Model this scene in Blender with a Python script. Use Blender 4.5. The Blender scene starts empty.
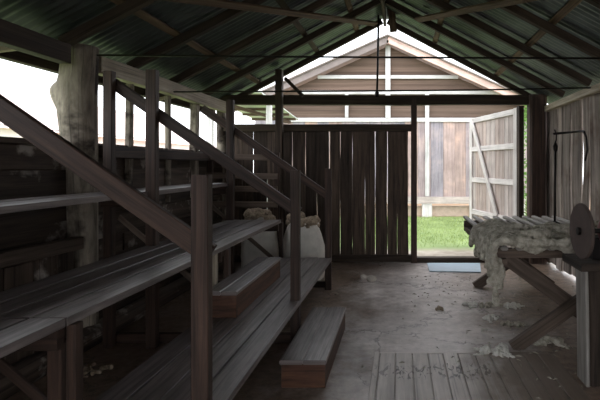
import bpy, bmesh, math, random
from mathutils import Vector, noise, Matrix
R = random.Random(11)
S = bpy.context.scene
COL = S.collection
V = Vector
F = 466.667
def P(px, py, y):                      # a point of the place seen at a photo position, at distance y
    return V(((px-400)*y/F, y, 1.4-(py-165)*y/F))

# ------------------------------------------------------------------ materials
def new_mat(name):
    m = bpy.data.materials.new(name); m.use_nodes = True
    nt = m.node_tree; b = nt.nodes['Principled BSDF']
    return m, nt, b
def nd(nt, t, **kw):
    n = nt.nodes.new(t)
    for k, v in kw.items():
        if hasattr(n, k): setattr(n, k, v)
        else: n.inputs[k].default_value = v
    return n
def ramp(nt, stops, fac):
    r = nt.nodes.new('ShaderNodeValToRGB')
    e = r.color_ramp.elements
    while len(e) < len(stops): e.new(0.5)
    for i, (p, c) in enumerate(stops):
        e[i].position = p; e[i].color = (*c, 1) if len(c) == 3 else c
    nt.links.new(fac, r.inputs[0]); return r
def mix(nt, kind, fac, a, b):
    n = nt.nodes.new('ShaderNodeMix'); n.data_type = 'RGBA'; n.blend_type = kind
    L = nt.links.new
    for s, v in ((n.inputs[0], fac), (n.inputs[6], a), (n.inputs[7], b)):
        if hasattr(v, 'node'): L(v, s)
        else: s.default_value = v if not isinstance(v, tuple) else (*v, 1)
    return n.outputs[2]
def rgb(r, g, b):
    f = lambda c: ((c/255+.055)/1.055)**2.4 if c > 10 else c/255/12.92
    return (f(r), f(g), f(b))
def wood(name, dark, light, rough=.7, grain=(1.3, 30), var=.35, blotch=None, bump=.25, blotch_amt=(.55, .75), spec=.3, hue=0.0, alt=None):
    m, nt, b = new_mat(name); L = nt.links.new
    uv = nd(nt, 'ShaderNodeUVMap'); uv.uv_map = 'UVMap'
    at = nd(nt, 'ShaderNodeAttribute'); at.attribute_name = 'rnd'
    off = nd(nt, 'ShaderNodeVectorMath', operation='SCALE'); L(at.outputs['Vector'], off.inputs[0]); off.inputs['Scale'].default_value = 37.0
    ad = nd(nt, 'ShaderNodeVectorMath', operation='ADD'); L(uv.outputs[0], ad.inputs[0]); L(off.outputs[0], ad.inputs[1])
    mp = nd(nt, 'ShaderNodeMapping'); mp.inputs['Scale'].default_value = (grain[0], grain[1], 1); L(ad.outputs[0], mp.inputs[0])
    n1 = nd(nt, 'ShaderNodeTexNoise', Scale=1.0, Detail=7.0, Roughness=.65, Distortion=.35); L(mp.outputs[0], n1.inputs['Vector'])
    r1 = ramp(nt, [(.28, dark), (.72, light)], n1.outputs[0])
    n2 = nd(nt, 'ShaderNodeTexNoise', Scale=2.2, Detail=5.0, Roughness=.6); L(ad.outputs[0], n2.inputs['Vector'])
    c = r1.outputs[0]
    if blotch:
        r2 = ramp(nt, [(blotch_amt[0], (0, 0, 0)), (blotch_amt[1], (1, 1, 1))], n2.outputs[0])
        c = mix(nt, 'MIX', r2.outputs[0], c, blotch)
    r3 = ramp(nt, [(.25, (.72, .72, .72)), (.75, (1.2, 1.2, 1.2))], n2.outputs[0])
    c = mix(nt, 'MULTIPLY', 1.0, c, r3.outputs[0])
    # fine dark checks along the grain
    mp2 = nd(nt, 'ShaderNodeMapping'); mp2.inputs['Scale'].default_value = (.9, 75, 1); L(ad.outputs[0], mp2.inputs[0])
    n3 = nd(nt, 'ShaderNodeTexNoise', Scale=1.0, Detail=3.0); L(mp2.outputs[0], n3.inputs['Vector'])
    r4 = ramp(nt, [(.30, (.35, .35, .35)), (.40, (1, 1, 1))], n3.outputs[0])
    c = mix(nt, 'MULTIPLY', .8, c, r4.outputs[0])
    sep = nd(nt, 'ShaderNodeSeparateXYZ'); L(at.outputs['Vector'], sep.inputs[0])
    if alt: c = mix(nt, 'MULTIPLY', sep.outputs[2], c, alt)
    mr = nd(nt, 'ShaderNodeMapRange'); L(sep.outputs[0], mr.inputs[0]); mr.inputs[3].default_value = 1-var; mr.inputs[4].default_value = 1+var
    hs = nd(nt, 'ShaderNodeHueSaturation'); L(c, hs.inputs['Color']); L(mr.outputs[0], hs.inputs['Value'])
    if hue:
        mh = nd(nt, 'ShaderNodeMapRange'); L(sep.outputs[1], mh.inputs[0]); mh.inputs[3].default_value = 1-hue; mh.inputs[4].default_value = 1+hue
        L(mh.outputs[0], hs.inputs['Saturation'])
    L(hs.outputs[0], b.inputs['Base Color'])
    b.inputs['Roughness'].default_value = rough; b.inputs['Specular IOR Level'].default_value = spec
    bp = nd(nt, 'ShaderNodeBump', Strength=bump, Distance=.004); L(n1.outputs[0], bp.inputs['Height']); L(bp.outputs[0], b.inputs['Normal'])
    return m
def plain(name, col, rough=.7, metal=0.0, nscale=8.0, amt=.3, bump=0.0, spec=.3, col2=None, detail=5.0):
    m, nt, b = new_mat(name); L = nt.links.new
    tc = nd(nt, 'ShaderNodeTexCoord')
    n = nd(nt, 'ShaderNodeTexNoise', Scale=nscale, Detail=detail, Roughness=.65); L(tc.outputs['Object'], n.inputs['Vector'])
    c2 = col2 if col2 else tuple(x*(1+amt) for x in col)
    r = ramp(nt, [(.3, tuple(x*(1-amt) for x in col)), (.7, c2)], n.outputs[0]); L(r.outputs[0], b.inputs['Base Color'])
    b.inputs['Roughness'].default_value = rough; b.inputs['Metallic'].default_value = metal; b.inputs['Specular IOR Level'].default_value = spec
    if bump:
        bp = nd(nt, 'ShaderNodeBump', Strength=bump, Distance=.01); L(n.outputs[0], bp.inputs['Height']); L(bp.outputs[0], b.inputs['Normal'])
    return m

M = {}
M['redwood'] = wood('red_brown_timber', rgb(25, 20, 17), rgb(82, 62, 52), .6, (1.6, 34), var=.22, bump=.5)
M['benchtop'] = wood('worn_grey_bench_timber', rgb(62, 53, 51), rgb(144, 133, 130), .38, (2.4, 44), var=.14, spec=.5, bump=.3, blotch=rgb(84, 76, 74), blotch_amt=(.58, .8))
M['darkslab'] = wood('dark_slab_timber', rgb(30, 24, 20), rgb(92, 78, 68), .8, (1.1, 16), var=.4, blotch=rgb(150, 142, 134), blotch_amt=(.60, .67), bump=.5)
M['farboard'] = wood('dark_vertical_boards', rgb(36, 29, 25), rgb(104, 88, 76), .8, (1.6, 22), var=.42, blotch=rgb(70, 58, 48), bump=.4)
M['rightslab'] = wood('weathered_grey_slabs', rgb(46, 38, 33), rgb(158, 146, 136), .8, (.9, 15), var=.34, blotch=rgb(74, 57, 46), blotch_amt=(.52, .7), bump=.7)
M['beam'] = wood('dark_roof_timber', rgb(34, 27, 22), rgb(78, 65, 54), .75, var=.25)
M['palebeam'] = wood('pale_weathered_beam', rgb(132, 120, 104), rgb(196, 184, 164), .75, var=.15)
M['purlin'] = wood('brown_roof_batten', rgb(70, 56, 44), rgb(130, 109, 88), .75, var=.25)
M['log'] = wood('grey_log', rgb(70, 61, 51), rgb(180, 168, 152), .8, (2.2, 13), var=.1, blotch=rgb(46, 37, 30), blotch_amt=(.52, .62), bump=.8)
M['doorwood'] = wood('pale_door_timber', rgb(150, 136, 130), rgb(206, 192, 184), .8, (1.0, 22), var=.12, hue=.3)
M['doorframe'] = wood('bleached_door_ledges', rgb(190, 184, 180), rgb(228, 222, 218), .8, (1.0, 22), var=.06)
M['barnboard'] = wood('weathered_barn_boards', rgb(140, 120, 114), rgb(194, 168, 158), .8, (.8, 12), var=.10, blotch=rgb(190, 156, 138), blotch_amt=(.5, .8), alt=(.66, .86, 1.12))
M['gable'] = wood('brown_gable_boards', rgb(74, 59, 50), rgb(116, 97, 85), .85, (.8, 12), var=.16)
M['whitetrim'] = wood('pale_painted_trim', rgb(176, 172, 170), rgb(214, 211, 209), .7, var=.05)
M['pinktrim'] = wood('pinkish_barge_board', rgb(190, 158, 146), rgb(226, 198, 188), .7, var=.05)
M['steps'] = wood('step_box_timber', rgb(40, 26, 20), rgb(110, 74, 55), .6, (1.8, 18), var=.12, bump=.5, blotch=rgb(104, 84, 72), blotch_amt=(.6, .75))
M['floorboard'] = wood('dusty_floor_planks', rgb(150, 139, 132), rgb(216, 207, 200), .45, (1.6, 26), var=.12, blotch=rgb(84, 72, 62), blotch_amt=(.55, .8))
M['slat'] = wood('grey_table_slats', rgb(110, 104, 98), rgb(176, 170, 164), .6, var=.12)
M['trestle'] = wood('dark_trestle_timber', rgb(66, 54, 46), rgb(118, 102, 90), .7, var=.12)
M['iron'] = plain('black_iron', rgb(34, 30, 29), .55, .6, 30)
M['wire'] = plain('dark_wire', rgb(40, 36, 33), .5, .7, 30)
M['roofiron'] = plain('galvanised_iron', rgb(100, 108, 106), .40, .7, 3.0, .35)
M['barnroof'] = plain('grey_barn_roof', rgb(128, 117, 113), .6, .2, 4.0, .15)
M['sheetroof'] = plain('pale_green_sheet', rgb(206, 210, 204), .6, .1, 4.0, .08)
M['wool'] = plain('raw_wool', rgb(150, 143, 128), .95, 0, 22, .4, .7, .1, rgb(206, 199, 184), 9)
M['woolpale'] = plain('clean_wool_tuft', rgb(204, 200, 192), .95, 0, 30, .2, .6, .1)
M['wooltan'] = plain('tan_wool', rgb(140, 122, 104), .95, 0, 30, .35, .7, .1, rgb(182, 165, 144), 9)
M['canvas'] = plain('grey_canvas_sack', rgb(214, 209, 200), .9, 0, 7, .16, .25, .1)
M['stone'] = plain('grit_disc', rgb(78, 66, 61), .8, 0, 16, .16, .1)
M['redpaint'] = plain('dull_red_paint', rgb(110, 36, 32), .5, .1, 10, .2)
M['mat'] = plain('pale_blue_sheet', rgb(176, 192, 204), .5, 0, 9, .05)
M['pebble'] = plain('grey_pebble', rgb(190, 182, 172), .9, 0, 20, .2, .3)
M['earth'] = plain('bare_earth', rgb(190, 170, 154), .9, 0, 6, .2, .2)
M['foliage'] = plain('green_foliage', rgb(96, 132, 62), .7, 0, 3, .35)
M['housewall'] = plain('white_house_wall', rgb(236, 236, 238), .8, 0, 2, .03)
M['houseroof'] = plain('pale_pink_roof', rgb(226, 206, 198), .8, 0, 3, .06)
M['blade'] = plain('grass_green', rgb(142, 160, 98), .8, 0, 2.2, .2, col2=rgb(172, 188, 124))

def ground_mat():
    m, nt, b = new_mat('grass_and_dirt'); L = nt.links.new
    tc = nd(nt, 'ShaderNodeTexCoord')
    n = nd(nt, 'ShaderNodeTexNoise', Scale=1.1, Detail=8.0, Roughness=.7); L(tc.outputs['Object'], n.inputs[0])
    r = ramp(nt, [(.3, rgb(108, 128, 80)), (.7, rgb(148, 162, 114))], n.outputs[0])
    sp = nd(nt, 'ShaderNodeSeparateXYZ'); L(tc.outputs['Object'], sp.inputs[0])
    ad = nd(nt, 'ShaderNodeMath', operation='MULTIPLY_ADD'); L(n.outputs[0], ad.inputs[0]); ad.inputs[1].default_value = .8; L(sp.outputs[1], ad.inputs[2])
    k1 = nd(nt, 'ShaderNodeMapRange'); L(ad.outputs[0], k1.inputs[0]); k1.inputs[1].default_value = 8.5; k1.inputs[2].default_value = 8.9
    k2 = nd(nt, 'ShaderNodeMapRange'); L(ad.outputs[0], k2.inputs[0]); k2.inputs[1].default_value = 13.7; k2.inputs[2].default_value = 14.1
    n2 = nd(nt, 'ShaderNodeTexNoise', Scale=6.0, Detail=6.0); L(tc.outputs['Object'], n2.inputs[0])
    d = ramp(nt, [(.3, rgb(150, 140, 128)), (.7, rgb(180, 170, 156))], n2.outputs[0])
    d2 = ramp(nt, [(.3, rgb(150, 122, 96)), (.7, rgb(184, 156, 126))], n2.outputs[0])
    # the dirt apron lies only in front of the shed's door
    kx = nd(nt, 'ShaderNodeMapRange'); L(sp.outputs[0], kx.inputs[0]); kx.inputs[1].default_value = -3.2; kx.inputs[2].default_value = -2.8
    iv = nd(nt, 'ShaderNodeMath', operation='SUBTRACT'); iv.inputs[0].default_value = 1; L(k1.outputs[0], iv.inputs[1])
    ml = nd(nt, 'ShaderNodeMath', operation='MULTIPLY'); L(iv.outputs[0], ml.inputs[0]); L(kx.outputs[0], ml.inputs[1])
    c = mix(nt, 'MIX', ml.outputs[0], r.outputs[0], d.outputs[0])
    c = mix(nt, 'MIX', k2.outputs[0], c, d2.outputs[0])
    L(c, b.inputs['Base Color']); b.inputs['Roughness'].default_value = .95; b.inputs['Specular IOR Level'].default_value = .1
    return m
M['ground'] = ground_mat()
def floor_mat():
    m, nt, b = new_mat('cracked_concrete'); L = nt.links.new
    tc = nd(nt, 'ShaderNodeTexCoord'); o = tc.outputs['Object']
    n = nd(nt, 'ShaderNodeTexNoise', Scale=1.3, Detail=8.0, Roughness=.68); L(o, n.inputs[0])
    base = ramp(nt, [(.3, rgb(142, 131, 126)), (.7, rgb(214, 206, 202))], n.outputs[0])
    nf = nd(nt, 'ShaderNodeTexNoise', Scale=14.0, Detail=6.0, Roughness=.7); L(o, nf.inputs[0])
    fr = ramp(nt, [(.3, (.66, .64, .62)), (.7, (1.15, 1.15, 1.15))], nf.outputs[0])
    c = mix(nt, 'MULTIPLY', 1.0, base.outputs[0], fr.outputs[0])
    # loose brown dirt, thicker near the right wall and under the seats
    sp = nd(nt, 'ShaderNodeSeparateXYZ'); L(o, sp.inputs[0])
    ax = nd(nt, 'ShaderNodeMath', operation='SUBTRACT'); L(sp.outputs[0], ax.inputs[0]); ax.inputs[1].default_value = .2
    ab = nd(nt, 'ShaderNodeMath', operation='ABSOLUTE'); L(ax.outputs[0], ab.inputs[0])
    n3 = nd(nt, 'ShaderNodeTexNoise', Scale=2.1, Detail=7.0, Roughness=.65); L(o, n3.inputs[0])
    sm = nd(nt, 'ShaderNodeMath', operation='MULTIPLY_ADD'); L(ab.outputs[0], sm.inputs[0]); sm.inputs[1].default_value = .42; L(n3.outputs[0], sm.inputs[2])
    dm = nd(nt, 'ShaderNodeMapRange'); L(sm.outputs[0], dm.inputs[0]); dm.inputs[1].default_value = .62; dm.inputs[2].default_value = .92
    dirt = ramp(nt, [(.3, rgb(84, 68, 56)), (.7, rgb(142, 122, 106))], nf.outputs[0])
    c = mix(nt, 'MIX', dm.outputs[0], c, dirt.outputs[0])
    # cracks
    nw = nd(nt, 'ShaderNodeTexNoise', Scale=3.0, Detail=6.0, Roughness=.7); L(o, nw.inputs[0])
    wv = nd(nt, 'ShaderNodeVectorMath', operation='SCALE'); L(nw.outputs[1], wv.inputs[0]); wv.inputs['Scale'].default_value = .55
    wa = nd(nt, 'ShaderNodeVectorMath', operation='ADD'); L(o, wa.inputs[0]); L(wv.outputs[0], wa.inputs[1])
    vo = nd(nt, 'ShaderNodeTexVoronoi', feature='DISTANCE_TO_EDGE', Scale=.72); L(wa.outputs[0], vo.inputs['Vector'])
    cr = ramp(nt, [(.002, (.2, .18, .16)), (.009, (1, 1, 1))], vo.outputs[0])
    c = mix(nt, 'MULTIPLY', .85, c, cr.outputs[0])
    nb = nd(nt, 'ShaderNodeTexNoise', Scale=.9, Detail=9.0, Roughness=.75); L(o, nb.inputs[0])
    st = ramp(nt, [(.36, (.74, .70, .67)), (.50, (1.05, 1.05, 1.05)), (.66, (1.22, 1.22, 1.24))], nb.outputs[0])
    c = mix(nt, 'MULTIPLY', 1.0, c, st.outputs[0])
    L(c, b.inputs['Base Color'])
    rr = ramp(nt, [(.3, (.26, .26, .26)), (.7, (.5, .5, .5))], n.outputs[0]); L(rr.outputs[0], b.inputs['Roughness'])
    b.inputs['Specular IOR Level'].default_value = .4
    hm = mix(nt, 'MULTIPLY', 1.0, nf.outputs[0], cr.outputs[0])
    bp = nd(nt, 'ShaderNodeBump', Strength=.35, Distance=.012); L(hm, bp.inputs['Height']); L(bp.outputs[0], b.inputs['Normal'])
    return m
M['floor'] = floor_mat()
def stain_boards():                    # dark wavy scorings worn across the planks
    m = M['floorboard']; nt = m.node_tree; L = nt.links.new; b = nt.nodes['Principled BSDF']
    src = b.inputs['Base Color'].links[0].from_socket
    tc = nd(nt, 'ShaderNodeTexCoord'); sp = nd(nt, 'ShaderNodeSeparateXYZ'); L(tc.outputs['Object'], sp.inputs[0])
    mp = nd(nt, 'ShaderNodeMapping'); mp.inputs['Scale'].default_value = (30, 11, 1); L(tc.outputs['Object'], mp.inputs[0])
    n = nd(nt, 'ShaderNodeTexNoise', Scale=1.0, Detail=2.0, Distortion=1.2); L(mp.outputs[0], n.inputs[0])
    def band(sock, c, w):
        s = nd(nt, 'ShaderNodeMath', operation='SUBTRACT'); L(sock, s.inputs[0]); s.inputs[1].default_value = c
        a = nd(nt, 'ShaderNodeMath', operation='ABSOLUTE'); L(s.outputs[0], a.inputs[0])
        r = nd(nt, 'ShaderNodeMapRange'); L(a.outputs[0], r.inputs[0]); r.inputs[1].default_value = w*.5; r.inputs[2].default_value = w; r.inputs[3].default_value = 1; r.inputs[4].default_value = 0
        return r.outputs[0]
    wn = nd(nt, 'ShaderNodeTexNoise', Scale=3.0, Detail=1.0); L(tc.outputs['Object'], wn.inputs[0])
    yy = nd(nt, 'ShaderNodeMath', operation='MULTIPLY_ADD'); L(wn.outputs[0], yy.inputs[0]); yy.inputs[1].default_value = .2; L(sp.outputs[1], yy.inputs[2])
    bx = band(sp.outputs[0], .27, .55); by = band(yy.outputs[0], 3.24, .13)
    k = nd(nt, 'ShaderNodeMath', operation='MULTIPLY'); L(bx, k.inputs[0]); L(by, k.inputs[1])
    t = nd(nt, 'ShaderNodeMapRange'); L(n.outputs[0], t.inputs[0]); t.inputs[1].default_value = .53; t.inputs[2].default_value = .6
    k2 = nd(nt, 'ShaderNodeMath', operation='MULTIPLY'); L(k.outputs[0], k2.inputs[0]); L(t.outputs[0], k2.inputs[1])
    c = mix(nt, 'MIX', k2.outputs[0], src, rgb(52, 44, 40))
    # dirt trodden over the boards beyond x = .7
    n4 = nd(nt, 'ShaderNodeTexNoise', Scale=4.0, Detail=6.0); L(tc.outputs['Object'], n4.inputs[0])
    xx = nd(nt, 'ShaderNodeMath', operation='MULTIPLY_ADD'); L(n4.outputs[0], xx.inputs[0]); xx.inputs[1].default_value = .7; L(sp.outputs[0], xx.inputs[2])
    dk = nd(nt, 'ShaderNodeMapRange'); L(xx.outputs[0], dk.inputs[0]); dk.inputs[1].default_value = .75; dk.inputs[2].default_value = 1.1; dk.inputs[4].default_value = .85
    c = mix(nt, 'MIX', dk.outputs[0], c, rgb(106, 90, 76))
    L(c, b.inputs['Base Color'])
stain_boards()

# ------------------------------------------------------------------ mesh builder
class MB:
    def __init__(s): s.v = []; s.f = []; s.uv = []; s.rn = []
    def _face(s, idx, uvs, rn):
        s.f.append(idx); s.uv.append(uvs); s.rn.append(rn)
    def loft(s, rings, uvr=None, closed=True, caps=True, rn=None):
        """rings: lists of points with the same count, joined in order"""
        rn = rn or (R.random(), R.random(), R.random())
        n = len(rings[0]); base = len(s.v); us = [0.0]
        for a, b in zip(rings, rings[1:]):
            us.append(us[-1] + (sum((q-p).length for p, q in zip(a, b))/n))
        vs = [0.0]
        for i in range(n): vs.append(vs[-1] + (rings[0][(i+1) % n]-rings[0][i]).length)
        for r in rings: s.v.extend(r)
        for j in range(len(rings)-1):
            for i in range(n if closed else n-1):
                k = (i+1) % n
                s._face((base+j*n+i, base+j*n+k, base+(j+1)*n+k, base+(j+1)*n+i),
                        ((us[j], vs[i]), (us[j], vs[i+1]), (us[j+1], vs[i+1]), (us[j+1], vs[i])), rn)
        if caps and closed:
            for j, rev in ((0, True), (len(rings)-1, False)):
                idx = [base+j*n+i for i in range(n)]
                if rev: idx.reverse()
                o = s.v[idx[0]]
                s._face(tuple(idx), tuple(((s.v[q]-o).length*.25, (s.v[q].z-o.z)) for q in idx), rn)
        return s
    def board(s, p0, p1, w, t, up=(0, 0, 1), seg=None, cham=.004, wob=.0, edge=.0, rn=None, taper=1.0):
        """timber from p0 to p1; w measured along the side axis, t along 'up'; wob bends it, edge makes its sides wander"""
        p0, p1 = V(p0), V(p1); d = (p1-p0); ln = d.length; d = d/ln
        up = V(up); up = (up - d*up.dot(d)).normalized(); sd = d.cross(up)
        if seg is None: seg = max(1, int(ln/.35)) if (wob or edge) else 1
        c = min(cham, w*.3, t*.3); sx, sy, sz = R.random()*50, R.random()*50, R.random()*50
        rings = []
        for k in range(seg+1):
            f = k/seg; o = p0 + d*(ln*f)
            if wob:
                o = o + sd*(noise.noise(V((f*ln*1.1+sx, sy, 0)))*wob) + up*(noise.noise(V((f*ln*1.1+sx, sy, 9)))*wob)
            tp = 1+(taper-1)*f
            hw1 = w/2*tp*(1+edge*2*noise.noise(V((f*ln*2.3, sy, sz)))); hw2 = w/2*tp*(1+edge*2*noise.noise(V((f*ln*2.3, sz+20, sx))))
            h = t/2*tp
            rings.append([o+sd*a+up*b for a, b in ((-hw1, -h+c), (-hw1+c, -h), (hw2-c, -h), (hw2, -h+c), (hw2, h-c), (hw2-c, h), (-hw1+c, h), (-hw1, h-c))])
        rings = [list(reversed(r)) for r in rings]
        return s.loft(rings, rn=rn)
    def box(s, lo, hi, cham=.004, rn=None):
        lo, hi = V(lo), V(hi); c = (lo+hi)/2; e = hi-lo
        ax = max(range(3), key=lambda i: e[i])
        a, b = c.copy(), c.copy(); a[ax] = lo[ax]; b[ax] = hi[ax]
        if ax == 2: return s.board(a, b, e.y if False else e.x, e.y, (0, 1, 0), cham=cham, rn=rn)
        if ax == 1: return s.board(a, b, e.x, e.z, (0, 0, 1), cham=cham, rn=rn)
        return s.board(a, b, e.y, e.z, (0, 0, 1), cham=cham, rn=rn)
    def tube(s, pts, rad, n=12, rough=0.0, rn=None, caps=True, fs=1.0):
        pts = [V(p) for p in pts]; rings = []
        if not hasattr(rad, '__len__'): rad = [rad]*len(pts)
        ref = None; sx = R.random()*40
        for i, p in enumerate(pts):
            d = (pts[min(i+1, len(pts)-1)]-pts[max(i-1, 0)]).normalized()
            if ref is None: ref = V((1, 0, 0)) if abs(d.x) < .8 else V((0, 1, 0))
            a = (ref - d*ref.dot(d)).normalized(); ref = a; b = d.cross(a)
            ring = []
            for k in range(n):
                t = 2*math.pi*k/n; q = a*math.cos(t)+b*math.sin(t); r = rad[i]
                if rough: r *= 1+rough*noise.noise(V((q.x*1.6*fs+sx, q.y*1.6*fs+q.z*1.6*fs, p.length*1.4*fs)))
                ring.append(p+q*r)
            rings.append(ring)
        return s.loft(rings, rn=rn, caps=caps)
    def build(s, name, mat, parent=None, smooth=False, origin=None):
        me = bpy.data.meshes.new(name)
        o_ = V(origin) if origin is not None else V((0, 0, 0))
        po = V((0, 0, 0))
        if parent is not None: po = wpos(parent)
        me.from_pydata([tuple(v-o_-(po if origin is None else V((0,0,0)))) for v in s.v], [], s.f)
        ul = me.uv_layers.new(name='UVMap'); k = 0
        for uvs in s.uv:
            for u in uvs: ul.data[k].uv = u; k += 1
        at = me.attributes.new('rnd', 'FLOAT_VECTOR', 'FACE')
        for i, r in enumerate(s.rn): at.data[i].vector = r
        bm = bmesh.new(); bm.from_mesh(me); bmesh.ops.recalc_face_normals(bm, faces=bm.faces); bm.to_mesh(me); bm.free()
        for p in me.polygons: p.use_smooth = smooth
        me.materials.append(mat)
        ob = bpy.data.objects.new(name, me); COL.objects.link(ob)
        if parent is not None:
            ob.parent = parent
            if origin is not None: ob.location = o_-po
        elif origin is not None: ob.location = o_
        return ob
def wpos(o):
    p = V((0, 0, 0))
    while o is not None: p = p+o.location; o = o.parent
    return p
def tag(o, label, cat, group=None, kind=None):
    if label: o['label'] = label
    if cat: o['category'] = cat
    if group: o['group'] = group
    if kind: o['kind'] = kind
    return o
def thing(name, label, cat, loc, group=None):
    o = bpy.data.objects.new(name, None); o.empty_display_size = .1; COL.objects.link(o); o.location = loc
    return tag(o, label, cat, group)
def struct(o): o['kind'] = 'structure'; return o
def single(mb, name, mat, label, cat, group=None, smooth=False, origin=None):
    if origin is None:
        lo = V([min(v[i] for v in mb.v) for i in range(3)]); hi = V([max(v[i] for v in mb.v) for i in range(3)])
        origin = V(((lo.x+hi.x)/2, (lo.y+hi.y)/2, lo.z))
    return tag(mb.build(name, mat, None, smooth, origin), label, cat, group)
def timber(name, mat, label, cat, p0, p1, w, t, up=(0, 0, 1), group=None, **kw):
    return single(MB().board(p0, p1, w, t, up, **kw), name, mat, label, cat, group)

# ------------------------------------------------------------------ dimensions
YW = 6.75; RX = -.22; RZ = 3.56; SL = .53
YB = -2.4
XL, XR = -2.5, 2.1
def roofz(x): return RZ - SL*abs(x-RX)

# ------------------------------------------------------------------ setting
mb = MB(); mb.box((-2.75, YB, -.12), (2.3, YW+.1, 0), .002)
struct(mb.build('floor', M['floor']))
# outside ground
mb = MB()
def quad(mb, pts, rn=(.5, .5, .5)):
    b = len(mb.v); mb.v.extend(V(p) for p in pts); mb._face(tuple(range(b, b+len(pts))), tuple((p[0], p[1]) for p in pts), rn)
quad(mb, [(-30, -14, -.1), (26, -14, -.1), (26, 34, -.1), (-30, 34, -.1)])
struct(mb.build('ground', M['ground']))

# roof sheets
roof = bpy.data.objects.new('ceiling', None); COL.objects.link(roof); struct(roof)
def slope(xa, xb, nm):
    mb = MB(); y = YB-.1; ys = []
    while y < YW+.22: ys.append(y); y += .019
    n = 5
    rows = []
    for i, yy in enumerate(ys):
        rows.append([V((xa+(xb-xa)*k/n, yy, roofz(xa+(xb-xa)*k/n)+.045+.0095*math.sin(yy*2*math.pi/.076))) for k in range(n+1)])
    b = len(mb.v)
    for r in rows: mb.v.extend(r)
    for i in range(len(ys)-1):
        for k in range(n):
            mb._face((b+i*(n+1)+k, b+i*(n+1)+k+1, b+(i+1)*(n+1)+k+1, b+(i+1)*(n+1)+k), ((0, 0), (1, 0), (1, 1), (0, 1)), (.5, .5, .5))
    return mb.build(nm, M['roofiron'], roof, True)
slope(-2.78, RX, 'roof_slope'); slope(RX, 2.45, 'roof_slope')
mb = MB(); mb.tube([(RX, YB-.1, RZ+.06), (RX, YW+.25, RZ+.06)], .05, 8); mb.build('ridge_cap', M['roofiron'], roof, True)

# far wall: vertical boards with gaps, left of the doorway
mb = MB()
x = -2.62
gaps = {}
while x < .14:
    w = R.uniform(.14, .2)
    if x+w > .14: w = .15-x
    g = R.choice([.003, .005, .008, .014])
    if w > .03:
        top = 1.96; mb.board((x+w/2, YW+.03, .06), (x+w/2+R.uniform(-.008, .008), YW+.03, top), w-g, .026, (0, 1, 0), seg=10, edge=.05, wob=.006)
    x += w
mb.board((-2.6, YW+.03, .05), (.16, YW+.03, .05), .1, .1)
mb.build('wall_far', M['farboard']); struct(bpy.data.objects['wall_far'])

# right wall: rough vertical slabs
mb = MB(); y = YB
while y < YW-.1:
    w = R.uniform(.2, .36)
    g = R.choice([.006, .012, .02, .03]) if not 5.2 < y < 5.5 else .065
    mb.board((XR+.03+R.uniform(-.012, .012), y+w/2, R.uniform(.0, .05)), (XR+.03, y+w/2+R.uniform(-.015, .015), 2.19), w-g, R.uniform(.03, .05), (1, 0, 0), seg=10, edge=.05, wob=.02, cham=.012)
    y += w
struct(mb.build('wall_right', M['rightslab']))
# left wall: horizontal slabs below the long opening
mb = MB(); z = .0
while z < 1.5:
    h = R.uniform(.15, .24); h = min(h, 1.54-z)
    if h < .05: break
    yy = YB
    while yy < YW:
        ln = R.uniform(2.2, 3.6); y2 = min(yy+ln, YW+.05)
        if y2-yy > .1: mb.board((XL-.06+R.uniform(-.015, .015), yy, z+h/2), (XL-.06+R.uniform(-.012, .012), y2-.01, z+h/2), R.uniform(.03, .05), h+.012, (0, 0, 1), seg=9, wob=.01, cham=.014)
        yy = y2
    z += h
mb.box((XL-.12, YB, -.02), (XL-.095, YW, 1.54), .002)
mb.board((XL-.05, YB, 1.56), (XL-.05, YW, 1.56), .1, .04)
struct(mb.build('wall_left', M['darkslab']))
# wall behind the viewer with a wide open doorway
mb = MB(); x = -2.6
while x < 2.2:
    w = R.uniform(.18, .26)
    z0 = 2.2 if -1.9 < x < 1.5 else 0
    mb.board((x+w/2, YB, z0), (x+w/2, YB, roofz(x+w/2)), w-.006, .03, (0, 1, 0)); x += w
struct(mb.build('wall_back', M['farboard']))
# plank shearing board let into the concrete
mb = MB(); x = -.145; 
while x < 1.12:
    w = R.uniform(.105, .125); mb.box((x, .4, -.02), (x+w-.004, 3.44+R.uniform(-.01, .01), .012), .004); x += w
mb.box((-.19, .4, -.02), (-.149, 3.47, .010), .003); mb.box((-.18, 3.445, -.02), (1.1, 3.475, .008), .003)
struct(mb.build('floor_boards', M['floorboard']))
# threshold timber
mb = MB(); mb.board((.24, YW, .035), (1.86, YW, .035), .13, .07); struct(mb.build('trim_1', M['beam']))

# ------------------------------------------------------------------ posts, beams, rafters
lp = [(p[0], p[1], p[2]) for p in []]
def logpost():
    mb = MB(); y = 3.65; zs = []; rings = []
    prof = [(400, 72, 97), (330, 71, 97), (262, 70, 96.5), (210, 67.5, 96), (170, 65, 95.5), (134, 62.5, 95), (118, 61, 95), (110, 60, 95), (105, 58, 95), (100, 56, 95), (95, 54.5, 95), (90, 54.5, 95), (86, 57, 95.3), (83, 60.5, 95.4), (75, 62.5, 95.6), (66, 63.5, 96), (55, 64, 96.5), (47, 64.5, 97)]
    n = 28
    for (py, a, b) in prof:
        pa, pb = P(a, py, y), P(b, py, y); z = max(-.02, pa.z); 
        base_a = a if a > 60.2 else 61
        c = (P(base_a, py, y)+pb)/2; r = (pb.x-P(base_a, py, y).x)/2*.98
        ring = []
        for k in range(n):
            t = 2*math.pi*k/n; rr = r*(1+.07*noise.noise(V((math.cos(t)*1.3, math.sin(t)*1.3, z*1.2)))+.025*noise.noise(V((math.cos(t)*5, math.sin(t)*5, z*2.5))))
            if a < 60.2: rr += (61-a)*y/F*max(0, math.cos(t-math.radians(200)))**8
            ring.append(V((c.x+rr*math.cos(t), y+rr*math.sin(t), z)))
        rings.append(ring)
    mb.loft(rings)
    return single(mb, 'log_post', M['log'], 'thick grey peeling log post with a knot holding up the left eaves', 'post', smooth=True)
logpost()
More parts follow.
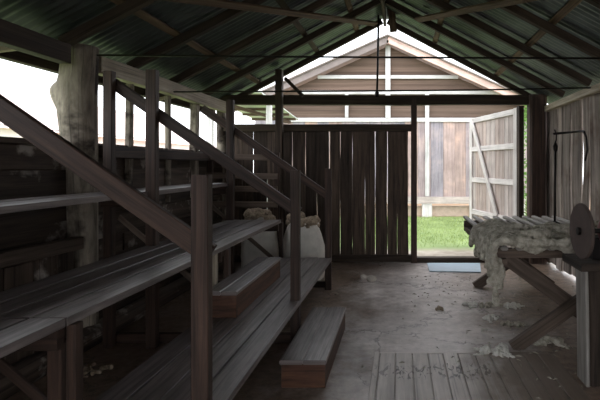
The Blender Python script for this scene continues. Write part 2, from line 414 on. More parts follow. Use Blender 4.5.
# corner posts
mb = MB(); mb.tube([(-2.58, YW-.03, -.01), (-2.57, YW-.03, 1.1), (-2.57, YW-.03, 2.3)], [.075, .07, .07], 14, .1)
single(mb, 'corner_post', M['log'], 'pale round post in the far corner behind the seating', 'post', smooth=True)
mb = MB(); mb.board((1.965, YW-.05, 0), (1.965, YW-.05, roofz(1.965)), .25, .2, (0, 1, 0), cham=.03, seg=9, edge=.03)
single(mb, 'corner_post', M['redwood'], 'thick dark brown post beside the open doorway in the far right corner', 'post')
timber('door_post', M['redwood'], 'slender dark post where the board wall ends at the doorway', 'post', (.2, YW-.04, 0), (.2, YW-.04, 2.36), .085, .09, (0, 1, 0))
timber('tie_beam', M['beam'], 'long dark upper beam across the far end above doorway and board wall', 'beam', (-2.6, YW-.02, 2.335), (1.9, YW-.02, 2.335), .12, .135, seg=12, wob=.012)
timber('wall_rail', M['beam'], 'lower dark beam along the top of the far board wall', 'beam', (-2.55, YW-.03, 1.935), (.158, YW-.03, 1.935), .1, .1, seg=8, wob=.008)
timber('roof_post', M['beam'], 'dark post rising past the board wall to the far rafter', 'post', (-1.705, YW-.16, 0), (-1.705, YW-.16, roofz(-1.705)-.03), .095, .1, (0, 1, 0))
timber('corner_brace', M['beam'], 'short diagonal brace from tall post down to the upper beam', 'brace', P(285, 78, YW-.17), P(303, 96, YW-.17), .05, .05, (0, 1, 0))
# wall plates
for nm, a, b, m, lab in (('wall_plate', 3.78, YW-.1, 'palebeam', 'pale sawn eaves beam running from the log post to the far left corner'),
                         ('wall_plate', YB, 3.5, 'beam', 'dark eaves beam running from the log post towards the viewer')):
    timber(nm, M[m], lab, 'beam', (-2.46, a, 2.215), (-2.46, b if b < 3.5 or b > 4 else 3.43, 2.215), .09, .14, seg=8, wob=.01)
timber('eave_beam', M['beam'], 'dark outer beam under the roof edge outside the long opening', 'beam', (-2.74, YB, 2.185), (-2.74, YW+.1, 2.185), .07, .1, seg=10, wob=.012)
for y, lab in ((3.0, 'pale strut under the eaves just before the log post'), (5.2, 'pale strut under the eaves beyond the log post')):
    timber('eave_strut', M['palebeam'], lab, 'strut', (-2.72, y, 2.13), (-2.51, y+.14, 2.20), .045, .04)
timber('wall_plate', M['palebeam'], 'pale grey eaves beam along the top of the right slab wall', 'beam', (2.075, YB, 2.2), (2.075, YW-.12, 2.2), .08, .08, seg=12, wob=.012)
# rafters
ry = [6.80, 5.95, 5.12, 4.32, 3.46, 2.6, 1.75, .9]
words = ['at the far gable end', 'second from the far gable', 'third from the far gable', 'fourth from the far gable', 'fifth from the far gable', 'sixth from the far gable', 'seventh from the far gable', 'eighth from the far gable']
UP = {-1: V((-SL, 0, 1)).normalized(), 1: V((SL, 0, 1)).normalized()}
for i, y in enumerate(ry):
    for sgn, side, xe in ((-1, 'left', -2.52), (1, 'right', 2.1)):
        n = V((sgn*SL, 0, 1)).normalized()
        if i > 5: continue
        p0 = V((RX+sgn*.06, y, roofz(RX+sgn*.06))) - n*.04; p1 = V((xe, y, roofz(xe))) - n*.04
        timber('rafter', M['beam'], f'dark rafter on the {side} roof slope, {words[i]}', 'rafter', p0, p1, .065, .075, n, seg=6, wob=.003)
# battens above the rafters
for sgn, x, lab in ((-1, -2.05, 'roof batten on the left slope nearest the eaves'), (-1, -1.2, 'roof batten halfway up the left slope'), (-1, -.62, 'roof batten on the left slope nearest the ridge'),
                    (1, .5, 'roof batten on the right slope nearest the ridge'), (1, 1.4, 'roof batten low on the right slope')):
    n = V((sgn*SL, 0, 1)).normalized()
    for k in range(1):
        c = V((x, 0, roofz(x))) + n*.014
        timber('batten', M['purlin' if x != -1.2 else 'beam'], lab, 'batten', c+V((0, YB, 0)), c+V((0, YW+.15, 0)), .07, .026, n, seg=14, wob=.002)
timber('ridge_board', M['beam'], 'dark ridge board along the peak of the roof', 'beam', (RX, YB, RZ-.05), (RX, YW+.1, RZ-.05), .04, .16)
timber('king_plank', M['purlin'], 'short brown plank hanging at the peak of the far gable', 'plank', P(390, -4, 6.5), P(393.5, 32, 6.55), .1, .04, (0, 1, 0))
# sloping wind braces under the rafters
for side, a, b in (('left', (-.39, 6.56), (-1.9, 3.17)), ('right', (.26, 5.85), (1.3, 3.35))):
    sg = -1 if side == 'left' else 1
    n = V((sg*SL, 0, 1)).normalized()
    p = [V((q[0], q[1], roofz(q[0])))-n*.1 for q in (a, b)]
    timber('wind_brace', M['purlin'], f'long pale plank nailed slantwise under the {side} rafters', 'brace', p[0], p[1], .085, .025, n)
# tie rods
mb = MB(); mb.tube([(-2.4, 3.66, 2.262), (-1, 3.66, 2.25), (.6, 3.66, 2.24), (2.08, 3.66, 2.235)], .008, 8)
single(mb, 'tie_rod', M['wire'], 'thin dark tie rod crossing the shed from the log post', 'rod', smooth=True)
mb = MB(); mb.tube([(-2.43, 4.98, 2.18), (-.5, 4.98, 2.19), (.8, 4.98, 2.2), (2.08, 4.98, 2.225)], .009, 8)
single(mb, 'tie_rod', M['wire'], 'thin dark tie rod crossing just in front of the upper far beam', 'rod', smooth=True)
mb = MB(); mb.tube([P(378.5, 15, 6.6), P(377.8, 60, 6.62), P(377, 95.5, 6.65)], .016, 8); mb.tube([P(377, 92, 6.65), P(377, 97, 6.65)], .03, 8)
single(mb, 'king_rod', M['iron'], 'vertical iron rod from the roof peak down to the upper far beam', 'rod', smooth=True)

# left wall studs above the slabs, rail and ledge
for px, w, m, lab in ((130, .06, 'log', 'slim pale stud in the long opening nearest the log post'), (169, .055, 'log', 'slim pale stud in the middle of the long opening'), (195, .09, 'log', 'broad pale stud in the long opening nearest the far corner')):
    y = 2.5*F/(400-px); yy = y
    timber('wall_stud', M[m], lab, 'stud', (-2.52, yy, 1.0), (-2.5, yy, 2.15), w, w, (0, 1, 0), seg=5, wob=.02, cham=.012)
timber('opening_rail', M['redwood'], 'brown horizontal rail under the long opening in the left wall', 'rail', (-2.44, 3.8, 1.51), (-2.44, YW-.1, 1.5), .05, .1)
timber('wall_ledge', M['darkslab'], 'rough horizontal ledge timber low on the left wall before the log post', 'rail', (-2.42, .8, .80), (-2.42, 3.5, .82), .08, .09, seg=8, wob=.02, rn=(.95, .5, .3))
mb = MB(); y = 1.4
while y < 3.4:
    w = R.uniform(.16, .26); mb.board((-2.455, y+w/2, .02), (-2.455, y+w/2, .76), w-.01, .025, (1, 0, 0), seg=4, edge=.05); y += w
struct(mb.build('wall_left_lining', M['darkslab']))
mb = MB(); mb.tube([(-2.38, .8, .07), (-2.4, 3, .075), (-2.4, 6.4, .08)], [.09, .085, .08], 12, .12)
single(mb, 'sill_log', M['darkslab'], 'long log lying on the dirt floor along the foot of the left wall', 'log', smooth=True)

# ------------------------------------------------------------------ tiered seating
st = thing('tiered_seating', 'three tier timber seating stand with sloping handrails along the left wall', 'seating', (-1.34, 3.5, 0))
FY = [1.9, 3.6, 5.25]
def tier(xa, xb, n, ztop, secs):
    w = (xb-xa)/n
    for (ya, yb) in secs:
        for k in range(n):
            mb = MB(); mb.board((xa+(k+.5)*w, ya+R.uniform(-.012, .012), ztop-.018), (xa+(k+.5)*w, yb+R.uniform(-.012, .012), ztop-.018), w-.011, .036, cham=.0015, seg=6, wob=.003)
            mb.build('seat_board', M['benchtop'], st)
tier(-1.36, -.762, 4, .36, ((.5, 5.24),))
tier(-1.94, -1.338, 4, .785, ((.3, 1.875), (1.885, 5.26)))
tier(-2.27, -1.92, 3, 1.2, ((.3, 5.2),))
for i, y in enumerate(FY):
    D = lambda nm, a, b, w, t, up=(0, 1, 0), m='redwood', **k: MB().board(a, b, w, t, up, **k).build(nm, M[m], st)
    D('handrail_post', (-.805, y-.005, 0), (-.805, y-.005, 1.36), .07, .05)
    D('post', (-1.905, y-.01, 0), (-1.905, y-.01, 2.13), .078, .06)
    if i != 2: D('post', (-2.235, y-.01, 0), (-2.235, y-.01, 2.12), .068, .06)
    # handrail
    D('handrail', (-.79, y+.042, 1.03), (-2.24, y+.042, 2.04), .085, .035)
    # bearers
    D('bearer', (-1.38, y-.03, .285), (-.83, y-.03, .285), .04, .08, (0, 0, 1))
    D('bearer', (-1.94, y-.03, .705), (-1.36, y-.03, .705), .04, .09, (0, 0, 1))
    D('bearer', (-2.28, y-.03, 1.12), (-1.95, y-.03, 1.12), .04, .08, (0, 0, 1))
    D('leg', (-1.345, y+.03, 0), (-1.345, y+.03, .748), .04, .05)
    if i == 0: D('leg', (-1.425, y+.05, 0), (-1.425, y+.05, .66), .06, .06)
    D('brace', (-2.23, y+.1, .99), (-1.40, y+.1, .28), .042, .02, m='redwood' if i == 0 else 'trestle')
    D('sole_plate', (-2.28, y+.08, .04), (-.80, y+.08, .04), .045, .07, (0, 0, 1))

MB().board((-1.372, 3.45, .362), (-1.372, 3.45, .748), .035, .05, (0, 1, 0)).build('leg', M['palebeam'], st)
def step_box(lo, hi, label):
    lo, hi = V(lo), V(hi)
    t = thing('step_box', label, 'step', ((lo.x+hi.x)/2, (lo.y+hi.y)/2, lo.z))
    zt = hi.z
    w = (hi.x-lo.x+.02)/2
    mb = MB()
    for k in range(2): mb.box((lo.x-.01+k*w, lo.y-.012, zt-.028), (lo.x-.01+(k+1)*w-.002, hi.y+.012, zt), .005)
    mb.build('tread', M['benchtop'], t)
    MB().box((lo.x, lo.y, lo.z), (hi.x, lo.y+.025, zt-.029), .003).build('end_panel', M['steps'], t)
    MB().box((lo.x, hi.y-.025, lo.z), (hi.x, hi.y, zt-.029), .003).build('end_panel', M['steps'], t)
    MB().box((hi.x-.025, lo.y+.026, lo.z), (hi.x, hi.y-.026, zt-.029), .003).build('side_panel', M['steps'], t)
    MB().box((lo.x, lo.y+.026, lo.z), (lo.x+.025, hi.y-.026, zt-.029), .003).build('side_panel', M['steps'], t)
    return t
step_box((-.745, 2.93, 0), (-.47, 4.0, .178), 'wooden step box on the concrete floor beside the lowest seating tier')
step_box((-1.315, 3.17, .362), (-1.112, 4.33, .544), 'wooden step box standing on the lowest seating tier behind the handrail post')

# ------------------------------------------------------------------ hurdle and sacks behind the stand
hd = thing('pen_hurdle', 'rough railed pen hurdle behind the far end of the seating', 'hurdle', (-2.0, 5.95, 0))
for z in (1.50, 1.27, 1.10, .9, .62, .35):
    MB().board((-2.48, 5.95, z), (-1.56, 5.95, z-.01), .03, .075, (0, 0, 1), seg=5, wob=.012).build('rail', M['trestle'], hd)
for x in (-2.44, -1.58):
    MB().board((x, 5.99, 0), (x, 5.99, 1.56), .07, .05, (0, 1, 0)).build('upright', M['redwood'], hd)

def blob_mesh(pts, voxel=.02, amp=.012, scale=14, amp2=.006, scale2=40, smooth_it=2):
    """pts: (centre, radius); returns a lumpy welded mesh"""
    bm = bmesh.new()
    for c, r in pts:
        g = bmesh.ops.create_icosphere(bm, subdivisions=1, radius=r)
        sc = V((R.uniform(.85, 1.2), R.uniform(.85, 1.2), R.uniform(.8, 1.05)))
        for v in g['verts']: v.co = V((v.co.x*sc.x, v.co.y*sc.y, v.co.z*sc.z)) + c
    me = bpy.data.meshes.new('tmp'); bm.to_mesh(me); bm.free()
    ob = bpy.data.objects.new('tmp', me); COL.objects.link(ob)
    md = ob.modifiers.new('r', 'REMESH'); md.mode = 'VOXEL'; md.voxel_size = voxel
    dg = bpy.context.evaluated_depsgraph_get(); dg.update()
    m2 = bpy.data.meshes.new_from_object(ob.evaluated_get(dg))
    bpy.data.objects.remove(ob); bpy.data.meshes.remove(me)
    bm = bmesh.new(); bm.from_mesh(m2); bpy.data.meshes.remove(m2)
    for _ in range(smooth_it): bmesh.ops.smooth_vert(bm, verts=bm.verts, factor=.5, use_axis_x=True, use_axis_y=True, use_axis_z=True)
    bm.normal_update()
    o = V((R.random()*9, R.random()*9, R.random()*9))
    for v in bm.verts:
        a = 1-2*abs(noise.noise(v.co*scale+o)); b = noise.noise(v.co*scale2+o)
        v.co += v.normal*(amp*a+amp2*b)
    return bm
def bm_obj(bm, name, mat, parent=None, origin=(0, 0, 0)):
    o = V(origin)
    for v in bm.verts: v.co -= o
    me = bpy.data.meshes.new(name); bm.to_mesh(me); bm.free()
    for p in me.polygons: p.use_smooth = True
    me.materials.append(mat); ob = bpy.data.objects.new(name, me); COL.objects.link(ob)
    if parent is not None: ob.parent = parent; ob.location = o - wpos(parent)
    else: ob.location = o
    return ob
def sack(c, r, h, label, tan=True):
    t = thing('wool_sack', label, 'sack', c)
    n = 40; rings = []; prof = [(0, .92), (.04, 1.0), (.15, 1.07), (.4, 1.09), (.6, 1.05), (.78, .95), (.9, .82), (.96, .76), (1.0, .72)]
    for f, k in prof:
        ring = []
        for i in range(n):
            a = 2*math.pi*i/n
            rr = r*k*(1+.05*noise.noise(V((math.cos(a)*2, math.sin(a)*2, f*3+c[0]*7)))+.03*math.sin(a*9+f*5+3*noise.noise(V((a, f, 2)))) * (.3+f))
            ring.append(V((c[0]+rr*math.cos(a), c[1]+rr*.9*math.sin(a), c[2]+h*f)))
        rings.append(ring)
    MB().loft(rings).build('sack_body', M['canvas'], t, True)
    mb = MB(); pts = [V((c[0]+r*.73*math.cos(2*math.pi*i/24), c[1]+r*.66*math.sin(2*math.pi*i/24), c[2]+h*(.985+.02*math.sin(i*1.7)))) for i in range(25)]
    mb.tube(pts, .016, 8, caps=False); mb.build('rolled_rim', M['canvas'], t, True)
    bm = blob_mesh([(V((c[0]+R.uniform(-.72, .66)*r, c[1]+R.uniform(-.6, .5)*r, c[2]+h+R.uniform(-.03, .07))), R.uniform(.03, .06)) for _ in range(46)], .011, .012, 26, .006, 60, 1)
    bm_obj(bm, 'wool_filling', M['wooltan'], t, (c[0], c[1], c[2]+h))
    return t
sack((-1.17, 5.66, 0), .235, .70, 'bulging pale canvas sack stuffed with wool beyond the far seating end')
sack((-1.68, 5.6, 0), .2, .77, 'wool heaped sack half hidden behind the far middle tier')

# ------------------------------------------------------------------ wool table with fleece
wt = thing('wool_table', 'slatted grey wool sorting table on crossed legs by the right wall', 'table', (1.32, 4.5, 0))
TX0, TX1, TY0, TY1, TZ = .74, 1.93, 3.5, 5.62, .79
k = 0; x = TX0+.02
while x < TX1:
    MB().board((x+.025, TY0, TZ-.016), (x+.025, TY1+R.uniform(-.04, .02), TZ-.016), .052, .032, cham=.008).build('slat', M['slat'], wt); x += .118
for y in (3.62, 4.5, 5.4):
    MB().board((TX0-.0, y, TZ-.07), (TX1, y, TZ-.07), .05, .075, (0, 0, 1)).build('cross_rail', M['trestle'], wt)
for x in (TX0+.05, TX1-.05):
    MB().board((x, TY0+.04, TZ-.14), (x, TY1-.04, TZ-.14), .05, .07, (0, 0, 1)).build('side_rail', M['trestle'], wt)
for y in (3.6, 5.4):
    MB().board((.86, y-.035, 0.0), (1.86, y-.035, .70), .1, .055, (0, 1, 0)).build('leg', M['trestle'], wt)
    MB().board((.80, y+.025, .70), (1.76, y+.025, 0.0), .115, .055, (0, 1, 0)).build('leg', M['trestle'], wt)
# the fleece: lumpy locks spread on the slats and hanging over the near left corner
pts = []
def lock(ctrl, r, wig=.035, step=.4):
    """one curling rope of wool along the control points"""
    ctrl = [V(c) for c in ctrl]; o = R.random()*40; t = 0
    for a, b in zip(ctrl, ctrl[1:]):
        n = max(2, int((b-a).length/(r*step)))
        for i in range(n):
            p = a.lerp(b, i/n); t += r*step
            p = p+V((noise.noise(V((t*7, o, 0)))*wig, noise.noise(V((t*7, o, 5)))*wig, noise.noise(V((t*9, o, 8)))*wig*.35))
            pts.append((p, r*(.88+.5*noise.noise(V((t*16, o, 3))))))
def hmap(x, y): return TZ+.036+.03*max(0, noise.noise(V((x*2.6, y*2.6, 4)))+.2)
for i in range(60):                      # thin underlayer
    x = R.uniform(.78, 1.85); y = R.uniform(3.5, 4.05); pts.append((V((x, y, TZ+.018)), .018))
for i in range(7):                       # thick ropes lying across the slats
    y = 3.46+i*.115; xe = 1.93 if y < 4.0 else 1.72; c = []
    for k in range(8):
        x = .75+(xe-.75)*k/7; yy = y+.15*noise.noise(V((x*2.2, i*.5, 2))); c.append((x, yy, hmap(x, yy)+.03*noise.noise(V((x*4, i, 7)))))
    lock(c, R.uniform(.034, .04), .018)
for i in range(10):                      # curled locks thrown on top
    x = R.uniform(.85, 1.75); y = R.uniform(3.46, 4.0); a = R.uniform(-1.2, 1.2); tw = R.choice([-1, 1])*R.uniform(.4, .9); c = []
    for k in range(6):
        c.append((x, y, hmap(x, y)+.06)); x += .075*math.cos(a); y += .075*math.sin(a); a += tw; x = min(max(x, .76), 1.9); y = min(max(3.44, y), 4.2)
    lock(c, R.uniform(.03, .038), .015)
for i in range(10):                      # ropes falling over the left edge
    y = 3.46+i*.105; dz = R.uniform(.10, .22) if i > 2 else (.27, .24, .2)[i]
    lock([(.95, y, hmap(.95, y)+.03), (.80, y+.01, TZ+.06), (.712, y+.02, TZ+.015), (.69, y+.03*R.uniform(-1, 1), TZ-dz*.5), (.69+R.uniform(-.025, .025), y+R.uniform(-.05, .05), TZ-dz)], R.uniform(.031, .038), .018)
lock([(.72, 3.5, TZ-.1), (.715, 3.46, TZ-.25), (.71, 3.45, TZ-.36), (.708, 3.45, TZ-.42)], .026, .015)
lock([(.74, 3.47, TZ-.1), (.75, 3.45, TZ-.2), (.745, 3.45, TZ-.3)], .03, .015)
for i in range(5):                       # the near edge
    x = .78+i*.24; lock([(x, 3.47, TZ+.06), (x+.1, 3.43, TZ+.02), (x+.22, 3.435, TZ-.025), (x+.32, 3.46, TZ+.02)], .036, .02)
bm = blob_mesh(pts, .008, .004, 40, .004, 90, 0)
tag(bm_obj(bm, 'fleece', M['wool'], None, (1.2, 4.0, TZ)), 'grey shorn fleece spread over the slatted table and hanging off its edge', 'fleece')

# ------------------------------------------------------------------ grinder on its post bench
gb = thing('grinder_bench', 'short rough bench of bleached posts and dark top in the right foreground', 'bench', (1.5, 3.1, 0))
MB().board((1.305, 3.03, 0), (1.30, 3.03, .74), .21, .17, (0, 1, 0), seg=6, edge=.03, cham=.012).build('post', M['darkslab'], gb)
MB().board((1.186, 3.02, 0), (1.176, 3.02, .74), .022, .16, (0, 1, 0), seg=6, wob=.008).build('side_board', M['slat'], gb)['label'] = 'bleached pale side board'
MB().board((1.95, 3.03, 0), (1.95, 3.03, .74), .18, .15, (0, 1, 0), seg=6, edge=.05, cham=.02).build('post', M['log'], gb)
MB().board((1.12, 3.05, .765), (2.07, 3.05, .765), .34, .05, (0, 0, 1)).build('bench_top', M['darkslab'], gb)
g = thing('grinder', 'old shearing grinder with a large upright grit disc in the right foreground', 'grinder', (1.35, 3.05, .79))
c = V((1.14, 2.93, .985)); ax = V((-1, -.02, 0)).normalized(); sd = V((ax.y, -ax.x, 0))
def disc(mb, c, ax, r, t, n=48):
    sd = V((ax.y, -ax.x, 0)).normalized(); up = V((0, 0, 1)); rings = []
    for a, k in ((-t/2, .02), (-t/2, .97), (-t/2+.006, 1), (t/2-.006, 1), (t/2, .97), (t/2, .02)):
        rings.append([c+ax*a+(sd*math.cos(2*math.pi*i/n)+up*math.sin(2*math.pi*i/n))*r*k for i in range(n)])
    mb.loft(rings); return mb
ob = disc(MB(), c, ax, .175, .022).build('grit_disc', M['stone'], g)
disc(MB(), c+ax*.016, ax, .024, .022, 16).build('hub_nut', M['iron'], g)
MB().tube([c-ax*.01, c-ax*.34], .016, 10).build('shaft', M['iron'], g, True)
MB().tube([c-ax*.12, c-ax*.13, c-ax*.30, c-ax*.31], [.05, .07, .07, .05], 16).build('motor_body', M['redpaint'], g, True)
MB().box((1.24, 3.0, .79), (1.42, 3.16, .93), .008).build('pedestal', M['iron'], g)

# ------------------------------------------------------------------ drop rod on the wall
dr = thing('drop_rod', 'black iron swing arm and drop rod hanging above the wool table', 'rod', (2.08, 5.25, 1.75))
MB().tube([P(554, 133.8, 4.75), P(568, 132.5, 4.9), P(583, 131, 5.15), (2.085, 5.3, 1.765)], .012, 8).build('swing_arm', M['iron'], dr, True)
MB().tube([P(584, 131, 5.17), P(586.2, 137, 5.2), P(587.5, 150, 5.24), (2.09, 5.27, 1.45)], .012, 8).build('arm_brace', M['iron'], dr, True)
MB().tube([P(554.5, 129.5, 4.75), P(556.5, 134, 4.75), P(556.2, 140, 4.75), P(554.4, 145, 4.75)], .008, 8).build('hook', M['iron'], dr, True)
MB().tube([P(555.3, 143, 4.75), P(555.3, 146, 4.75), P(555.5, 150, 4.75), P(555.4, 152, 4.75)], [.012, .026, .022, .01], 12).build('joint', M['iron'], dr, True)
MB().tube([P(555.4, 151, 4.75), P(554.8, 224, 4.75)], .012, 8).build('rod', M['iron'], dr, True)
MB().tube([P(554.8, 221, 4.75), P(554.8, 223, 4.75), P(554.8, 226, 4.75)], [.015, .05, .05], 12).build('foot_weight', M['iron'], dr, True)

# ------------------------------------------------------------------ things on the floor
def tuft(px, py, w, d, label, mat='woolpale', h=.03, n=10, r=.03, cat='wool'):
    y = 1.4*F/(py-165); c = V(((px-400)*y/F, y, 0.0)); zb = .012 if (y < 3.44 and -.18 < c.x < 1.1) else 0.0
    pts = []
    for i in range(n):
        rr = r*R.uniform(.6, 1.2); a = R.uniform(0, 6.28); q = math.sqrt(R.random())
        pts.append((c+V((q*w/2*math.cos(a), q*d/2*math.sin(a), zb+rr*.55+h*R.random()*(1-q))), rr))
    for i in range(int(n*.8)):            # little curls
        p = V(pts[i % n][0]); a = R.uniform(0, 6.28)
        for k in range(5):
            a += R.uniform(-.6, .9); p = p+V((math.cos(a)*r*.6, math.sin(a)*r*.6, 0)); p.z = max(zb+r*.25, p.z-.004); pts.append((p.copy(), r*.38))
    bm = blob_mesh(pts, .0055, .007, 38, .003, 90, 0)
    return tag(bm_obj(bm, 'wool_tuft', M[mat], None, c), label, cat, None)
tuft(495, 353, .19, .16, 'white clump of wool lying at the edge of the floor planks', h=.06, n=14, r=.032)
tuft(549, 343.5, .22, .12, 'cream wool clump on the floor behind the crossed table leg', 'wool', h=.03, n=12, r=.03)
tuft(469, 305.5, .15, .1, 'low wool scrap on the concrete below the hanging fleece', 'woolpale', .02, 12, .02)
tuft(490, 306, .3, .09, 'long grey wool scrap on the concrete between two others', 'wool', .02, 18, .02)
tuft(512, 306.5, .2, .1, 'pale wool scrap on the concrete under the wool table', 'woolpale', .025, 15, .02)
tuft(491, 319.5, .13, .11, 'small pale wool scrap beside the floor crack', 'woolpale', .015, 9, .022)
tuft(510, 325, .16, .08, 'flat dirty wool scrap near the crossed table leg', 'wool', .012, 10, .018)
tuft(440, 309.5, .08, .05, 'tiny dark wool scrap alone in the middle of the concrete', 'wooltan', .01, 6, .016)
tuft(484, 331, .03, .05, 'thin shred of pale wool next to the floor crack', 'woolpale', .005, 4, .013)
tuft(92, 371, .3, .2, 'dirty wool scraps on the dark floor under the seating', 'wooltan', .01, 14, .02)
def pebble(px, py, r, label):
    y = 1.4*F/(py-165); c = V(((px-400)*y/F, y, 0))
    bm = blob_mesh([(c+V((0, 0, r*.5)), r), (c+V((r*.7, .01, r*.4)), r*.7)], .01, .006, 12, 0, 1, 2)
    tag(bm_obj(bm, 'stone', M['pebble'], None, c), label, 'stone')
pebble(363, 279, .05, 'pale stone on the floor near the board wall, left one of a pair')
pebble(371, 281, .055, 'pale stone on the floor near the board wall, right one of a pair')
pebble(336, 295, .02, 'small pebble on the concrete near the end of the seating')
mb = MB()                                # straw and wool crumbs trodden about
for i in range(900):
    x = R.uniform(-.7, 2.05); y = R.uniform(2.4, 6.0)
    if noise.noise(V((x*1.3, y*1.3, 3)))+.35*x-.35 < R.uniform(-.5, .6): continue
    z = .0125 if (y < 3.48 and -.2 < x < 1.13) else .0005
    a = R.uniform(0, 6.28); l = R.uniform(.008, .03); w_ = R.uniform(.002, .007); u_ = V((math.cos(a), math.sin(a), 0)); q_ = V((-u_.y, u_.x, 0)); c = V((x, y, z))
    b_ = len(mb.v); mb.v.extend([c-u_*l, c+q_*w_, c+u_*l, c-q_*w_, c+V((0, 0, .004+w_))])
    for k in range(4): mb._face((b_+k, b_+(k+1) % 4, b_+4), ((0, 0),)*3, (.5,)*3)
tag(mb.build('floor_litter', M['wool']), 'tiny crumbs of straw and wool trodden over the floor', 'litter', None, 'stuff')
mb = MB()
pt = lambda px, py: V(((px-400)*1.4/(py-165), 1.4*F/(py-165), .004))
q = [pt(429.5, 272), pt(481, 273), pt(480, 264), pt(427, 264)]
b0 = [v.copy() for v in q]; t0 = [v+V((0, 0, .012)) for v in q]
mb.loft([b0, t0]); single(mb, 'door_mat', M['mat'], 'pale blue flat sheet lying inside the open doorway', 'mat')

# ------------------------------------------------------------------ the open door leaf
dl = bpy.data.objects.new('door_1', None); COL.objects.link(dl); dl['kind'] = 'structure'
A = V((1.77, 6.93, 0)); B = V((1.315, 8.58, 0)); u = (B-A).normalized(); W = (B-A).length; nrm = V((u.y, -u.x, 0))
if nrm.x > 0: nrm = -nrm                  # towards the viewer's side
dl.location = A
def dp(s, z, o=0): return A+u*s+nrm*o+V((0, 0, z))
s = 0.0
mb = MB()
while s < W-.02:
    w = min(R.uniform(.13, .18), W-s); mb.board(dp(s+w/2, .02), dp(s+w/2, 2.235), w-.004, .025, tuple(nrm), seg=5, edge=.01); s += w
mb.build('boards', M['doorwood'], dl)
for s in (.05, W-.05): MB().board(dp(s, .0, .028), dp(s, 2.25, .028), .1, .03, tuple(nrm)).build('stile', M['doorframe'], dl)
for z in (.56, 1.135, 1.685, 2.2): MB().board(dp(.1, z, .028), dp(W-.1, z, .028), .085, .03, tuple(nrm)).build('ledge', M['doorframe'], dl)
MB().board(dp(W-.12, 2.18, .05), dp(.62, .58, .05), .085, .03, tuple(nrm)).build('brace', M['doorframe'], dl)
MB().board(dp(-.05, 0, .01), dp(-.05, 2.27, .01), .08, .08, tuple(nrm)).build('hanging_stile', M['beam'], dl)

# ------------------------------------------------------------------ the barn across the grass
YB2 = 13.5; k2 = YB2/F
bn = thing('timber_barn', 'pale weathered timber barn with brown gable across the grass', 'barn', (0, YB2, -.1))
def bx(px, y=YB2): return (px-400)*y/F
def bz(py, y=YB2): return 1.4-(py-165)*y/F
XBL, XBR = bx(255), bx(540)
mb = MB(); x = XBL
while x < XBR:
    w = R.uniform(.3, .4); mb.board((x+w/2, YB2, bz(203)), (x+w/2, YB2, bz(120)), w-.002, .03, (0, 1, 0), cham=.008); x += w
mb.board(((XBL+XBR)/2, YB2+.1, bz(203)), ((XBL+XBR)/2, YB2+.1, bz(120)), XBR-XBL, .05, (0, 1, 0))
mb.build('wall_boards', M['barnboard'], bn)
mb = MB(); z = bz(120)
apx, apz = bx(388), bz(46)
gs = .45
while z < apz-.02:
    h = min(.2, apz-z); ha, hb = (apz-z)/gs, max(0, apz-z-h)/gs
    la, lb = max(XBL, apx-ha), max(XBL, apx-hb); ra, rb = min(XBR, apx+ha), min(XBR, apx+hb)
    mb.loft([[V((la, yy, z)), V((ra, yy, z)), V((rb, yy, z+h)), V((lb, yy, z+h))] for yy in (YB2+.02+.006*R.random(), YB2+.06)]); z += h
mb.build('gable_boards', M['gable'], bn)
for (a, b, y0, y1) in ((283, 478, 118, 122), (302, 512, 90.5, 94.5), (318, 458, 75.5, 79)):
    MB().board((bx(a), YB2-.04, bz((y0+y1)/2)), (bx(b), YB2-.04, bz((y0+y1)/2)), .05, (y1-y0)*k2, (0, 0, 1)).build('trim_rail', M['whitetrim'], bn)
MB().board((bx(255), YB2-.05, bz(200)), (bx(540), YB2-.05, bz(200)), .06, .2, (0, 0, 1)).build('bottom_rail', M['doorwood'], bn)
for px, y0, y1, w in ((388, 46, 118, 5), (347, 94, 118, 3.4), (427, 94, 196, 4)):
    MB().board((bx(px), YB2-.06, bz(y1)), (bx(px), YB2-.06, bz(y0)), w*k2, .05, (0, 1, 0)).build('trim_post', M['whitetrim'], bn)
for px in (427, 300, 350, 475, 520):
    MB().box((bx(px-5), YB2-.05, -.1), (bx(px+5), YB2+.25, bz(204)), .01).build('stump', M['doorframe'], bn)
MB().box((XBL, YB2+.12, -.1), (XBR, YB2+.3, bz(206.5)), .01).build('base_wall', M['earth'], bn)
for sg, m in ((-1, 'barnroof'), (1, 'pinktrim')):
    e = V((apx+sg*4.35, YB2-.35, apz+.1-4.35*gs)); a = V((apx, YB2-.35, apz+.1)); n = V((sg*gs, 0, 1)).normalized()
    MB().board(a, e, .04, .2, tuple(n)).build('barge_board', M[m], bn)
    mb = MB(); MB.board(mb, a+V((0, 2.6, .11)), e+V((0, 2.6, .11)), 5.4, .04, tuple(n)); mb.build('roof', M['barnroof'], bn)
# lean-to roof between
vr = thing('veranda_roof', 'pale lean-to roof with dark battens seen over the board wall', 'roof', (-3.9, 10, -.1))
vz = lambda y: 2.95-(y-8.2)*.0617
mb = MB(); mb.board((-3.41, 9.4, vz(9.4)), (-3.41, 12.9, vz(12.9)), 1.2, .03, (0, 0, 1), cham=.002)
mb.build('roof_sheet', M['sheetroof'], vr)
for i in range(5):
    y = 9.6+i*.75
    MB().board((-4.0, y, vz(y)-.045), (-2.82, y, vz(y)-.045), .06, .06, (0, 0, 1)).build('batten', M['gable'], vr)
MB().board((-3.95, 9.6, vz(9.6)-.11), (-3.0, 12.7, vz(12.7)-.11), .07, .07, (0, 0, 1)).build('rafter', M['gable'], vr)
for x, y in ((-2.86, 10.2), (-3.9, 9.6)):
    MB().board((x, y, -.1), (x, y, vz(y)-.02), .11, .11, (0, 1, 0)).build('post', M['whitetrim'], vr)

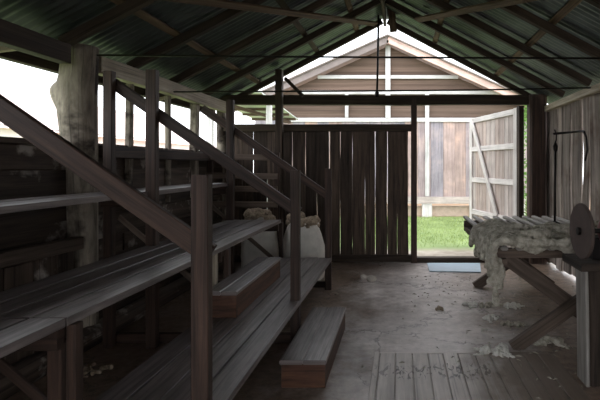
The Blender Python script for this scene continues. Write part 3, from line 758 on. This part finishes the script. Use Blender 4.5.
# neighbouring house seen through the long opening
hs = thing('neighbour_house', 'bright white house with pale pink roof seen through the long left opening', 'house', (-15, 16, -.1))
MB().box((-16, 5, -.1), (-11, 27, 2.45), .02).build('house_wall', M['housewall'], hs)
mb = MB(); mb.loft([[V((-16.4, y, 2.4)), V((-10.6, y, 2.4)), V((-13.5, y, 4.0))] for y in (4.6, 27.4)]); mb.build('house_roof', M['houseroof'], hs)
mb = MB(); mb.tube([(-6, -3, 1.93), (-6, 30, 1.96)], .007, 6); mb.tube([(-6, -3, 1.63), (-6, 30, 1.65)], .007, 6)
wf = thing('wire_fence', 'thin wire fence strands outside the long left opening', 'fence', (-6, 12, -.1))
for z in (2.0, 1.72):
    MB().tube([(-6, 1, z), (-6, 30, z+.02)], .008, 6).build('wire', M['wire'], wf)
for y in (1, 8.75, 30):
    MB().board((-6, y, -.1), (-6, y, 2.1), .08, .08, (0, 1, 0)).build('fence_post', M['log'], wf)

# shrub beyond the doorway, to the right
def shrub(c, r, h, label):
    t = thing('shrub', label, 'shrub', c); mb = MB()
    for i in range(2600):
        a = R.uniform(0, 6.28); z = R.random(); q = math.sqrt(R.random())*r*math.sin(math.pi*min(1, .12+.85*z))
        p = V((c[0]+q*math.cos(a), c[1]+q*math.sin(a), c[2]+.1+z*h)); d = V((R.uniform(-1, 1), R.uniform(-1, 1), R.uniform(-.3, 1))).normalized(); e = d.cross(V((R.uniform(-1, 1), R.uniform(-1, 1), .3))).normalized()
        l = R.uniform(.06, .11); b = len(mb.v); mb.v.extend([p, p+d*l*.5+e*l*.25, p+d*l, p+d*l*.5-e*l*.25]); mb._face((b, b+1, b+2, b+3), ((0, 0),)*4, (.5,)*3)
    mb.build('foliage', M['foliage'], t)
    MB().tube([(c[0], c[1], c[2]-.02), (c[0]+.03, c[1], c[2]+h*.8)], [.04, .015], 8).build('stem', M['gable'], t)
shrub((3.0, 10.6, -.1), .75, 2.9, 'bright green shrub just beyond the open door leaf')
# grass blades
mb = MB()
for i in range(15000):
    x = R.uniform(-1.0, 3.2); y = R.uniform(8.5, 13.4); h = R.uniform(.025, .07); a = R.uniform(0, 6.28); w = .006
    if y < 8.9+.3*noise.noise(V((x*2, y*2, 0))) and R.random() < .7: continue
    p = V((x, y, -.1)); e = V((math.cos(a), math.sin(a), 0)); l = V((R.uniform(-.03, .03), R.uniform(-.03, .03), h)); b = len(mb.v)
    mb.v.extend([p-e*w, p+e*w, p+l]); mb._face((b, b+1, b+2), ((0, 0),)*3, (.5,)*3)
o = mb.build('grass', M['blade']); tag(o, 'short green grass between the shed doorway and the barn', 'grass', None, 'stuff')

# ------------------------------------------------------------------ light and camera
w = bpy.data.worlds.new('overcast_sky'); S.world = w; w.use_nodes = True; nt = w.node_tree
bg = nt.nodes['Background']; bg.inputs[0].default_value = (.93, .965, 1.02, 1); bg.inputs[1].default_value = 1.9
cam = bpy.data.cameras.new('camera'); co = bpy.data.objects.new('camera', cam); COL.objects.link(co)
co.location = (0, 0, 1.4); co.rotation_euler = (math.pi/2, 0, 0)
cam.sensor_width = 36; cam.lens = 28; cam.shift_x = -100/600; cam.shift_y = -35/600; cam.clip_start = .05
S.camera = co
S.view_settings.view_transform = 'Standard'; S.view_settings.look = 'None'; S.view_settings.gamma = 1; S.view_settings.exposure = 1.08
S.cycles.max_bounces = 10; S.cycles.diffuse_bounces = 6
# repeats of one kind share a group
GROUPS = {'rafter': 'roof rafters', 'batten': 'roof battens', 'wall_stud': 'studs in the long left opening', 'step_box': 'step boxes at the seating', 'wool_tuft': 'wool scraps on the floor',
          'wool_sack': 'wool sacks behind the seating', 'stone': 'stones on the floor', 'tie_rod': 'iron tie rods across the shed', 'eave_strut': 'struts under the left eaves', 'wind_brace': 'wind braces under the rafters'}
for o in S.objects:
    k = o.name.split('.')[0]
    if o.parent is None and k in GROUPS: o['group'] = GROUPS[k]
